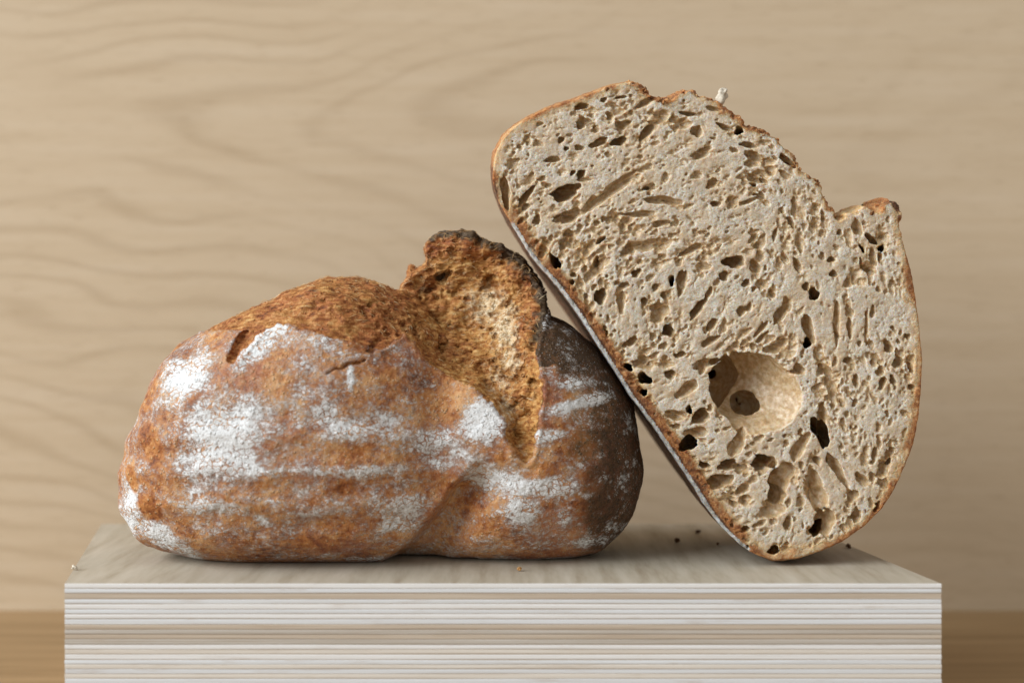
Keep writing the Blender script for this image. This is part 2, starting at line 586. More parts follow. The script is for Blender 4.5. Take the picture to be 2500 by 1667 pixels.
for i, ch in enumerate(seq):
    z1 = z
    pt = PLY * random.uniform(0.86, 1.14)
    z0 = z1 - pt + random.uniform(0.00018, 0.00042)
    if z0 < TABLE_Z:
        break
    p = prism('ply', z0, z1, random.uniform(-0.00010, 0.00010), ply_mats[ch][i % 3], block, random.uniform(-1, 1) * 0.00012, wav=0.00006, flat_top=(i == 0))
    if i == 0:
        p.data.materials.append(M_TOP)
        for pl in p.data.polygons:
            if pl.normal.z > 0.9:
                pl.material_index = 1
        p['label'] = 'greyish birch top veneer'
    z -= pt
if z - TABLE_Z > 0.0007:
    prism('ply', TABLE_Z, z, 0.0, ply_mats['w'][0], block)

# ------------------------------------------------------------------ the whole-crust loaf piece (left)
D_L = 0.587
S_L = D_L / F_PX                                   # metres per working unit
FLOOR_L = H_PX + CAM_Z / S_L                       # the block top in working units
step = 3.1
ox, oy, oz = 285.0, -335.0, 535.0
nx, ny, nz = int((1590 - ox) / step), int((330 - oy) / step), int((FLOOR_L + 12 - oz) / step)
X = (ox + step * np.arange(nx)).astype(np.float32)
Y = (oy + step * np.arange(ny)).astype(np.float32)
Z = (oz + step * np.arange(nz)).astype(np.float32)


def lobe(xs, top, xs2, bot, xc, rx, wmax, yc, p=2.35, wp=2.2):
    """a rounded mass along x with top / bottom profile curves"""
    t = np.interp(X, xs, top)
    b = np.interp(X, xs2, bot)
    k = np.ones(9) / 9
    t = np.convolve(np.pad(t, 4, 'edge'), k, 'valid')
    b = np.convolve(np.pad(b, 4, 'edge'), k, 'valid')
    u = np.clip(1 - np.abs((X - xc) / rx) ** wp, 0, 1)
    tap = np.sqrt(np.clip(u / 0.05, 0, 1))
    wd = np.maximum(wmax * u ** (1 / wp), 2.0)
    zc, h = (t + b) / 2, np.maximum((b - t) / 2 * tap, 2.0)
    a = np.abs((Y - yc)[None, :] / wd[:, None]) ** p
    c = np.abs((Z[None, :] - zc[:, None]) / h[:, None]) ** p
    f = (a[:, :, None] + c[:, None, :]) ** np.float32(1 / p) - 1
    f *= np.minimum(wd, h)[:, None, None].astype(np.float32) * 0.8
    f[u <= 0.004] = 40.0
    return f.astype(np.float32)


fA = lobe([306, 312, 320, 337, 360, 386, 402, 421, 442, 500, 550, 604, 660, 721, 788, 880, 930, 963, 1040, 1120, 1180, 1215, 1235],
          [1195, 1160, 1122, 1061, 1012, 950, 908, 872, 841, 810, 788, 757, 732, 704, 677, 674, 688, 708, 745, 800, 880, 960, 1080],
          [306, 314, 326, 342, 374, 422, 500, 600, 900, 1040, 1120, 1180, 1215, 1235],
          [1197, 1222, 1256, 1284, 1318, 1340, 1354, 1361, 1362, 1358, 1346, 1296, 1234, 1150],
          755, 452, 300, -8)
fB = lobe([900, 960, 1040, 1120, 1200, 1280, 1345, 1400, 1450, 1495, 1530, 1552, 1563, 1570],
          [1000, 900, 830, 790, 768, 762, 772, 800, 842, 895, 955, 1020, 1085, 1130],
          [900, 960, 1100, 1300, 1400, 1460, 1510, 1540, 1556, 1565, 1570],
          [1100, 1262, 1356, 1361, 1356, 1342, 1306, 1264, 1218, 1172, 1140],
          1235, 336, 262, 12)
# smooth union
kk = 26.0
hh = np.clip(0.5 + 0.5 * (fB - fA) / kk, 0, 1)
f = fB + (fA - fB) * hh - kk * hh * (1 - hh)
del fA, fB, hh

# the ear: a lifted flap of crust standing over the cut
XX, ZZ = np.meshgrid(X, Z, indexing='ij')
ear = [(1180, 1120), (1296, 1085), (1316, 1000), (1322, 930), (1310, 870), (1318, 826), (1338, 765), (1334, 720), (1318, 680), (1296, 648), (1262, 615),
       (1224, 590), (1196, 584), (1164, 572), (1160, 562), (1128, 556), (1090, 558), (1052, 568), (1038, 585), (1028, 612), (1030, 640),
       (1012, 652), (1002, 640), (990, 648), (988, 672), (976, 690), (968, 720), (985, 800), (1050, 900), (1120, 1030)]
EX = 1250 + (XX - 1250) * 1.015
EZ = H_PX + (ZZ - H_PX) * 1.015
dE = poly_sdf(EX, EZ, ear)
rim = np.interp(ZZ, [540, 640, 740, 800, 900, 1000, 1100], [-30, -45, -75, -115, -185, -226, -238]).astype(np.float32)
rim += 20 * sstep(1120, 1000, XX)
thk = np.interp(ZZ, [540, 600, 680, 760, 900], [44, 58, 90, 150, 240]).astype(np.float32)
mid, hlf = rim + thk / 2, thk / 2
fe = np.abs(Y[None, :, None] - mid[:, None, :]) - hlf[:, None, :]
q1 = np.maximum(fe + 12, 0) ** 2 + np.maximum(dE[:, None, :] + 12, 0) ** 2
fe = np.where((fe + 12 > 0) & (dE[:, None, :] + 12 > 0), np.sqrt(q1) - 12, np.maximum(fe, dE[:, None, :])).astype(np.float32)
del q1
kk = 14.0
hh = np.clip(0.5 + 0.5 * (fe - f) / kk, 0, 1)
f = fe + (f - fe) * hh - kk * hh * (1 - hh)
del fe, hh
# flat resting base
f = np.maximum(f, (Z - FLOOR_L)[None, None, :])

# front surface map and the score / crease relief cut into it
ins = f < 0
has = ins.any(axis=1)
yf = np.where(has, Y[np.argmax(ins, axis=1)], 60.0).astype(np.float32)
del ins
k3 = np.ones(5) / 5
for ax in (0, 1):
    yf = np.apply_along_axis(lambda r: np.convolve(np.pad(r, 2, 'edge'), k3, 'valid'), ax, yf).astype(np.float32)


def project(xf, zf, yv):
    k = D_L / (D_L + yv * S_L)
    return 1250 + (xf - 1250) * k, H_PX + (zf - H_PX) * k


U, V = project(XX, ZZ, np.minimum(yf, 60))
TORN = [(500, 806), (549, 780), (640, 700), (780, 660), (900, 655), (965, 690), (965, 640), (1000, 600), (1030, 540), (1150, 545), (1250, 590),
        (1312, 660), (1334, 730), (1332, 765), (1314, 826), (1308, 870), (1318, 915), (1324, 960), (1317, 1010), (1310, 1070), (1302, 1112), (1284, 1130),
        (1262, 1112), (1238, 1082), (1230, 1054), (1236, 1020), (1210, 1001), (1202, 984), (1176, 975), (1157, 947), (1114, 929), (1080, 906),
        (1045, 880), (1026, 852), (988, 815), (960, 838), (925, 852), (900, 845), (877, 836), (831, 831), (770, 814), (715, 796), (675, 791),
        (641, 809), (612, 838), (590, 868), (574, 890), (566, 872), (585, 838), (608, 806), (560, 800)]
wob = fbm(np.stack([U.ravel(), V.ravel(), 0 * U.ravel()], 1), 26, 3, 5).reshape(U.shape) * 16
dT = poly_sdf(U, V, TORN) + wob
tin = np.maximum(-dT, 0)
dep = np.where(dT < 2, 7.0 * sstep(-2, 10, -dT), 0).astype(np.float32)
val = np.zeros_like(dep)
for (u, v_, r, a) in [(1250, 1080, 34, 34), (1222, 1020, 44, 52), (1190, 960, 55, 58), (1140, 890, 70, 52), (1170, 800, 80, 46), (1170, 710, 72, 40),
                      (1085, 800, 62, 34), (1095, 690, 55, 26), (1040, 720, 40, 18), (1280, 1000, 34, 30), (1250, 900, 48, 34)]:
    val += a * np.exp(-((U - u) ** 2 + (V - v_) ** 2) / (r * r))
val = 62 * np.tanh(val / 62)
dep += val * sstep(0, 26, tin)
# torn rope ridges
rp = fbm(np.stack([U.ravel(), V.ravel() * 1.6, 0 * U.ravel()], 1), 46, 3, 11).reshape(U.shape)
dep += np.maximum(rp, -0.3) * 26 * sstep(4, 26, tin)
# dark split and small cracks
dS = line_dist(U, V, [(566, 878), (578, 850), (600, 815)])
dep += 15 * sstep(13, 3, dS + wob * 0.8)
dS = line_dist(U, V, [(800, 912), (818, 900), (832, 902), (850, 888), (878, 886), (890, 878)])
dep += 9 * sstep(6, 1, dS + np.abs(wob) * 0.9)
# crease between the front lobe and the right lobe
cre = [(1196, 1098), (1160, 1150), (1120, 1200), (1088, 1240), (1055, 1292), (1010, 1335), (955, 1376)]
dC = line_dist(U, V, cre)
side = np.interp(V, [p[1] for p in cre], [p[0] for p in cre]) - U    # >0 on the left
along = sstep(1105, 1215, V)
dep += along * np.where(side > 0, 70 * sstep(22, -4, dC), 70 * sstep(130, -10, dC))
dmask = dep > 0.01
cut = np.where(dmask, yf + dep, -1e4).astype(np.float32)
f = np.maximum(f, cut[:, None, :] - Y[None, :, None])


def carve(fv, org, st, cx, cy, cz, ra, rb, rd, ang, shx=0.0, shz=0.0, wobs=None, sk=0.0):
    """hollow an ellipsoid (ra along ang, rb across, rd into the depth); shear leans it under the surface"""
    R = max(ra, rb) * 1.25 + abs(rd) * max(abs(shx), abs(shz))
    lo = [max(int((c - r - o) / st), 0) for c, r, o in zip((cx, cy, cz), (R, rd * 1.25, R), org)]
    hi = [min(int((c + r - o) / st) + 2, n) for c, r, o, n in zip((cx, cy, cz), (R, rd * 1.25, R), org, fv.shape)]
    if any(h <= l for l, h in zip(lo, hi)):
        return
    x = (org[0] + st * np.arange(lo[0], hi[0]) - cx)[:, None, None]
    y = (org[1] + st * np.arange(lo[1], hi[1]) - cy)[None, :, None]
    zz = (org[2] + st * np.arange(lo[2], hi[2]) - cz)[None, None, :]
    x = x + shx * y
    zz = zz + shz * y
    ca, sa = math.cos(ang), math.sin(ang)
    a = (x * ca - zz * sa) / ra
    b = (x * sa + zz * ca) / rb
    r = np.sqrt(a * a + b * b + (y / rd) ** 2)
    if wobs is not None:
        th = np.arctan2(b, a)
        r = r / (1 + wobs[0] * np.sin(2 * th + wobs[1]) + wobs[2] * np.sin(3 * th + wobs[3]) + wobs[4] * np.sin(5 * th + wobs[5] + 2 * y / rd)
                 + wobs[6] * np.sin(9 * th + wobs[7]))
    g = (r - 1) * min(ra, rb, rd)
    sl = tuple(slice(l, h) for l, h in zip(lo, hi))
    if sk:
        hh_ = np.clip(0.5 + 0.5 * (fv[sl] + g) / sk, 0, 1)
        fv[sl] = -g + (fv[sl] + g) * hh_ + sk * hh_ * (1 - hh_)
    else:
        np.maximum(fv[sl], -g, out=fv[sl])


def rwob(a=1.0):
    r = rng.random(8) * 6.28
    return [0.10 * a, r[0], 0.10 * a, r[1], 0.06 * a, r[2], 0.035 * a, r[3]]


ycol = np.where(has, yf + np.where(dmask, dep, 0), 60)


def front_at(u, v_):
    j = np.argmin((U - u) ** 2 + (V - v_) ** 2)
    i, k = np.unravel_index(j, U.shape)
    return X[i], ycol[i, k], Z[k]


for (u, v_, a, b, d, an) in [(1195, 694, 26, 19, 26, 20), (1200, 727, 10, 9, 14, 60), (1262, 812, 6, 9, 14, 0), (1303, 935, 10, 13, 16, 80), (1085, 675, 24, 10, 22, 45),
                             (1050, 705, 16, 8, 16, 30), (1330, 740, 8, 12, 10, 0), (1275, 690, 10, 9, 12, 0), (1296, 770, 9, 14, 10, 70), (1264, 986, 14, 5, 12, -25),
                             (1075, 850, 16, 20, 18, 40), (1175, 900, 16, 22, 20, 60), (905, 745, 14, 7, 14, 50),
                             (885, 755, 9, 14, 12, 20), (1065, 780, 20, 28, 16, 70), (790, 738, 8, 5, 10, 20), (870, 695, 16, 6, 10, 15), (910, 852, 18, 8, 12, 30), (1300, 850, 8, 16, 8, 80)]:
    x0, y0, z0 = front_at(u, v_)
    carve(f, (ox, oy, oz), step, x0, y0 + d * 0.15, z0, a, b, d, math.radians(an), 0.3, 0.2, rwob(1.2))
cand = np.argwhere((dT < -10) & has & (U > 900))
for (i, k) in cand[rng.integers(0, len(cand), 420)]:
    r = float(np.exp(rng.normal(math.log(4.0), 0.4)))
    el = rng.uniform(1.1, 2.2)
    carve(f, (ox, oy, oz), step, X[i], ycol[i, k] + rng.uniform(-0.2, 0.5) * r, Z[k], r * el, r, r * 1.2, rng.normal(0.35, 0.5), 0.2, 0.2, rwob())

v, q = surface_nets(f, (ox, oy, oz), step)
del f
# attributes and fine relief
n = vnormals(v * np.array([1, 1, -1]), q)
U, V = project(v[:, 0], v[:, 2], v[:, 1])
p3 = v.copy()
facing = sstep(0.35, -0.15, n[:, 1])
wob = fbm(np.stack([U, V, 0 * U], 1), 26, 3, 5) * 16
dT = poly_sdf(U.astype(np.float32), V.astype(np.float32), TORN) + wob
back_torn = sstep(110, 60, v[:, 1])
torn = sstep(11, -11, dT) * back_torn
dS = line_dist(U, V, [(566, 878), (578, 850), (600, 815)])
torn = np.maximum(torn, sstep(17, 10, dS) * sstep(0.9, 0.3, n[:, 1]))
slit = sstep(14, 7, dS)
dS = line_dist(U, V, [(800, 912), (818, 900), (832, 902), (850, 888), (878, 886), (890, 878)])
torn = np.maximum(torn, 0.9 * sstep(5, 1, dS + np.abs(wob) * 0.9) * facing)
rimline = [(1036, 572), (1060, 562), (1110, 556), (1164, 566), (1224, 588), (1285, 632), (1326, 690), (1338, 760), (1324, 826)]
dR = line_dist(U, V, rimline)
widthR = np.interp(U, [1030, 1100, 1200, 1330], [20, 23, 34, 28])
burn = sstep(1.9, 0.15, dR / widthR + fbm(p3, 14, 3, 3) * 1.1)
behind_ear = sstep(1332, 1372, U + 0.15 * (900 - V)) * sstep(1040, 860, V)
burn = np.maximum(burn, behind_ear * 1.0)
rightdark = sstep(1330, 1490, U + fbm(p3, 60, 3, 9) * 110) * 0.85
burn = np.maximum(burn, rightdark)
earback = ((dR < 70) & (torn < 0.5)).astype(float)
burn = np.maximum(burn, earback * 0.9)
for (u, v_, ru, rv, s) in [(770, 715, 16, 9, .6), (900, 685, 14, 8, .5), (1078, 672, 22, 18, .75), (1030, 705, 30, 14, .6), (735, 725, 22, 8, .5), (890, 750, 14, 14, .5), (1100, 1340, 60, 18, .4)]:
    burn = np.maximum(burn, s * np.exp(-((U - u) / ru) ** 2 - ((V - v_) / rv) ** 2))
burn = np.maximum(burn, slit * 0.34)
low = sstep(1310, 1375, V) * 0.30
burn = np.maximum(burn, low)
pale = np.zeros(len(v))
for (u, v_, ru, rv, s) in [(1190, 750, 76, 76, .85), (1232, 800, 46, 76, .95), (1248, 880, 34, 56, .9), (1110, 790, 52, 58, .35), (1215, 930, 40, 50, .75), (1235, 1010, 28, 60, .8),
                           (1110, 620, 42, 24, .35), (1200, 640, 50, 24, .3), (1060, 640, 30, 20, .35), (1095, 700, 26, 16, .5), (960, 745, 60, 24, .22), (1270, 1110, 20, 40, .55)]:
    pale = np.maximum(pale, 0.78 * s * np.exp(-((U - u) / ru) ** 2 - ((V - v_) / rv) ** 2))
flour = np.full(len(v), 0.33)
FL_P = [(548, 1060, 88, 96, 10, 1.05), (500, 1110, 60, 60, 0, .9), (457, 930, 78, 38, 45, 1.0), (425, 895, 40, 30, 30, .7), (618, 858, 62, 26, 48, 1.0), (660, 810, 60, 16, 10, .8),
        (745, 838, 130, 26, -6, .55), (700, 880, 110, 30, 10, .38), (856, 922, 8, 28, 0, .95), (872, 1050, 80, 34, 0, .68), (800, 1010, 40, 34, 60, .6), (950, 1040, 60, 44, 0, .62),
        (1063, 1072, 86, 36, 15, .66), (1172, 1040, 50, 56, 0, .85), (1140, 1110, 80, 28, 15, .66), (600, 1148, 90, 12, 0, .65), (740, 1150, 160, 12, 0, .62), (960, 1145, 150, 15, 6, .7),
        (1190, 1165, 96, 34, 0, .66), (1260, 1190, 66, 24, -10, .78), (1345, 1190, 70, 22, 5, .98), (1275, 1240, 44, 44, 0, .9), (1375, 1240, 28, 46, 0, .62), (1414, 985, 76, 14, 14, 1.0),
        (1335, 1062, 48, 13, 0, 1.0), (1400, 935, 60, 16, 0, .55), (1380, 1080, 40, 16, -20, .45), (989, 1215, 96, 54, 20, .56), (930, 1280, 70, 34, 10, .5), (318, 1265, 24, 66, 0, .8),
        (350, 1130, 30, 20, 60, .5), (410, 1320, 90, 20, -30, .8), (500, 1236, 90, 22, -8, .72), (460, 1200, 40, 20, 0, .6), (330, 1010, 22, 40, 20, .5), (1450, 1320, 90, 14, 10, .5),
        (1290, 1300, 100, 26, 0, .34), (640, 1270, 26, 12, -30, .7), (740, 930, 80, 40, 0, .30), (960, 945, 90, 30, 0, .28), (1400, 1130, 60, 60, 0, .34), (1505, 1290, 40, 14, 15, .5),
        (640, 1040, 60, 60, 20, .55), (780, 960, 110, 26, -4, .42), (700, 1100, 120, 22, 3, .45), (620, 1215, 110, 18, -3, .40), (800, 1255, 120, 16, 2, .36), (560, 972, 60, 20, 30, .6),
        (1075, 930, 60, 40, -30, .36), (880, 1360, 300, 12, 0, .5), (1250, 1365, 200, 10, 0, .5)]
for (u, v_, ru, rv, an, s) in FL_P:
    a = math.radians(an)
    du, dv = U - u, -(V - v_)
    A = (du * math.cos(a) + dv * math.sin(a)) / (ru * 1.12)
    B = (-du * math.sin(a) + dv * math.cos(a)) / (rv * 1.18)
    flour = np.maximum(flour, s * sstep(2.0, 0.10, np.sqrt(A * A + B * B)) * 1.08)
fn = fbm(p3 * np.array([0.6, 1, 1.3]), 60, 3, 71) * 1.2 + fbm(p3 * np.array([0.7, 1, 1.25]), 22, 3, 72) * 0.8 + fbm(p3, 9, 2, 73) * 0.5
flour = flour + fn * (0.60 + 0.20 * sstep(0.3, 0.7, flour) - 0.35 * sstep(0.85, 1.0, flour))
flour *= (1 - 0.6 * sstep(0.5, 0.9, burn) * (flour < 0.4))
clean = np.zeros(len(v))
for (u, v_, ru, rv, an) in [(372, 1085, 26, 62, -14), (368, 1240, 26, 40, -40), (322, 1170, 12, 36, -10)]:
    a = math.radians(an)
    du, dv = U - u, V - v_
    A = (du * math.cos(a) + dv * math.sin(a)) / ru
    B = (-du * math.sin(a) + dv * math.cos(a)) / rv
    clean = np.maximum(clean, sstep(1.2, 0.8, np.sqrt(A * A + B * B) + wob * 0.012))
# relief
lip = 3.0 * np.exp(-((dT - 7) / 6) ** 2) * facing
big = fbm(p3, 90, 2, 21) * 12 + fbm(p3, 34, 2, 22) * 4
sm = fbm(p3, 11, 3, 23) * 3.2
cake = sstep(0.45, 0.9, flour) * (fbm(p3, 7, 2, 31) * 2.0 + 0.8)
fib = fbm(p3 * np.array([0.55, 1, 1]), 13, 3, 24)
fin = fbm(p3 * np.array([0.45, 1, 1.2]), 6.5, 2, 26)
calm = sstep(980, 860, U)
tr = (fib * 10 + fin * 7) * (1 - 0.45 * calm) + (fbm(p3, 30, 2, 25) * 13 + fbm(p3, 64, 2, 27) * 14) * (1 - 0.5 * calm)
ridge = 2.4 * np.sin((V - 1127) * 2 * math.pi / 86 + fbm(p3, 120, 2, 35) * 3) * sstep(960, 1040, V) * sstep(1260, 1150, U) * facing
disp = big + ridge + (1 - torn) * (sm + lip + cake) + torn * tr
keep = sstep(FLOOR_L - 2, FLOOR_L - 24, v[:, 2])
v = v + n * np.array([1, 1, -1]) * (disp * keep)[:, None]
v[:, 2] = np.minimum(v[:, 2], FLOOR_L)


def to_world_L(v):
    return np.stack([(v[:, 0] - 1250) * S_L, CAM_Y + D_L + v[:, 1] * S_L, CAM_Z - (v[:, 2] - H_PX) * S_L], 1)


w = to_world_L(v)
base_L = np.array([w[:, 0].mean(), w[:, 1].mean(), 0.0])
loaf = tag(empty('crusty_loaf', tuple(base_L)), 'flour-dusted brown sourdough loaf lying crust side out with a raised charred ear', 'bread')
red = np.clip(0.85 * sstep(1120, 960, U + fbm(p3, 50, 2, 81) * 120) + 0.7 * sstep(40, 8, np.abs(dR - 42)) + fbm(p3, 34, 3, 82) * 2.2
              + 0.45 * np.exp(-((U - 1100) / 50) ** 2 - ((V - 860) / 50) ** 2), 0, 1)
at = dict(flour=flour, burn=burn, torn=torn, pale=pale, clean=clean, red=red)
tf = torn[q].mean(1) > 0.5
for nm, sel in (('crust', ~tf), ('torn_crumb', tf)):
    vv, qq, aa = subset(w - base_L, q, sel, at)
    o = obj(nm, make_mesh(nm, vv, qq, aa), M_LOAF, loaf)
    if nm == 'torn_crumb':
        o['label'] = 'golden rough crumb torn open along the score'
print('loaf faces', len(q))
# fine dough strands pulled across the torn score
tv = np.nonzero((torn > 0.8) & (facing > 0.5) & (dT < -6))[0]
SV, SF = [], []
for ii in rng.choice(tv, 1500):
    p0 = w[ii]
    nn = n[ii]
    L = rng.uniform(0.0015, 0.0055)
    ang = rng.normal(-0.15, 0.55) + (0.9 if U[ii] > 1120 else 0.0) * rng.random()
    t_ = np.array([math.cos(ang), 0.0, math.sin(ang)])
    t_ = t_ - nn * t_.dot(nn)
    t_ /= np.linalg.norm(t_) + 1e-9
    b_ = np.cross(nn, t_)
    r0 = rng.uniform(0.00007, 0.00016)
    lift, bend = rng.uniform(0.0002, 0.0010), rng.normal(0, 0.0006)
    k0 = len(SV)
    for si in range(5):
        u_ = si / 4
        c_ = p0 + t_ * (u_ - 0.5) * L + nn * (lift * math.sin(math.pi * u_) - 0.0002) + b_ * bend * math.sin(math.pi * u_ * 1.3)
        rr_ = r0 * (1 - 0.7 * abs(2 * u_ - 1))
        for sj in range(3):
            a_ = sj * 2.0944
            SV.append(c_ + (b_ * math.cos(a_) + nn * math.sin(a_)) * rr_)
    for si in range(4):
        for sj in range(3):
            a0, a1 = k0 + si * 3 + sj, k0 + si * 3 + (sj + 1) % 3
            SF.append((a0, a1, a1 + 3, a0 + 3))
m_ = NT('dough_strand')
M_STR = m_.out(m_.ramp(m_.noise(140, 2), [(0.35, (0.30, 0.11, 0.03)), (0.5, (0.60, 0.34, 0.12)), (0.65, (0.78, 0.62, 0.38))]), 0.6, 0.3)
o = obj('dough_strands', make_mesh('dough_strands', np.array(SV) - base_L, np.array(SF)), M_STR, loaf)
o['kind'] = 'stuff'

# ------------------------------------------------------------------ the cut half (right)
D_S = 0.556
S_S = D_S / F_PX
FLOOR_S = H_PX + CAM_Z / S_S
OUT = [(1889, 1367), (1838, 1351), (1802, 1325), (1766, 1290), (1723, 1234), (1700, 1193), (1663, 1139), (1622, 1078), (1582, 1021), (1538, 964), (1500, 902),
       (1470, 856), (1422, 780), (1366, 703), (1312, 642), (1284, 604), (1262, 567), (1241, 535), (1218, 494), (1205, 457), (1203, 432), (1208, 399),
       (1216, 364), (1235, 330), (1264, 305), (1302, 282), (1353, 259), (1402, 244), (1448, 227), (1491, 211), (1520, 205), (1542, 202), (1563, 208),
       (1569, 223), (1586, 235), (1611, 246), (1639, 244), (1660, 228), (1690, 227), (1718, 237), (1752, 246), (1760, 264), (1805, 289), (1822, 310),
       (1863, 322), (1894, 340), (1917, 363), (1935, 386), (1955, 419), (1978, 432), (1998, 442), (2006, 475), (2021, 496), (2037, 524), (2047, 545),
       (2067, 532), (2098, 517), (2118, 513), (2138, 523), (2152, 521), (2162, 502), (2172, 488), (2188, 494), (2198, 511), (2197, 534), (2196, 560), (2207, 601), (2224, 665),
       (2231, 703), (2242, 780), (2247, 831), (2251, 882), (2248, 948), (2244, 1000), (2237, 1050), (2228, 1088), (2210, 1134), (2185, 1190), (2154, 1239),
       (2108, 1285), (2057, 1320), (2006, 1343), (1955, 1359), (1920, 1365)]
BASE_A, BASE_B = np.array([1255.0, 550.0]), np.array([1802.0, 1325.0])
bd = (BASE_B - BASE_A) / np.linalg.norm(BASE_B - BASE_A)
bn_ = np.array([bd[1], -bd[0]])                    # away from the base, into the loaf
step = 2.05
ox, oy, oz = 1186.0, -7.0, 184.0
nx, ny, nz = int((2270 - ox) / step), int((196 - oy) / step), int((1398 - oz) / step)
X = (ox + step * np.arange(nx)).astype(np.float32)
Y = (oy + step * np.arange(ny)).astype(np.float32)
Z = (oz + step * np.arange(nz)).astype(np.float32)
XX, ZZ = np.meshgrid(X, Z, indexing='ij')
d2 = poly_sdf(XX, ZZ, OUT)
flat = np.stack([XX.ravel(), ZZ.ravel(), 0 * XX.ravel()], 1)
brel = (XX - BASE_A[0]) * bn_[0] + (ZZ - BASE_A[1]) * bn_[1]
rag = sstep(1500, 1560, XX) * sstep(620, 500, ZZ) * sstep(150, 260, brel)      # ragged torn top
rough2 = (fbm(flat, 9, 2, 2) * 5 + fbm(flat, 22, 2, 4) * 5).reshape(XX.shape)
d2 = d2 + rough2 * (0.40 + 2.5 * rag)
fr = (fbm(flat, 60, 2, 6) * 6 + fbm(flat, 14, 2, 8) * 2).reshape(XX.shape).astype(np.float32)
BULGE = FLOOR_S - 1367 + 0.5
wgt = sstep(0, 60, brel)


def bulge(y):
    return BULGE * (1 - (1 - np.clip(y, 0, 96) / 96) ** 2)


f = np.maximum(d2[:, None, :] - (wgt[:, None, :] * bulge(Y)[None, :, None]).astype(np.float32), fr[:, None, :] - Y[None, :, None]).astype(np.float32)
# rounded cut edge
rr = 2.6
cor = (d2[:, None, :] + rr > 0) & (fr[:, None, :] - Y[None, :, None] + rr > 0)
f = np.where(cor, np.sqrt(np.maximum(d2[:, None, :] + rr, 0) ** 2 + np.maximum(fr[:, None, :] - Y[None, :, None] + rr, 0) ** 2) - rr
             - wgt[:, None, :] * bulge(Y)[None, :, None], f).astype(np.float32)
del cor

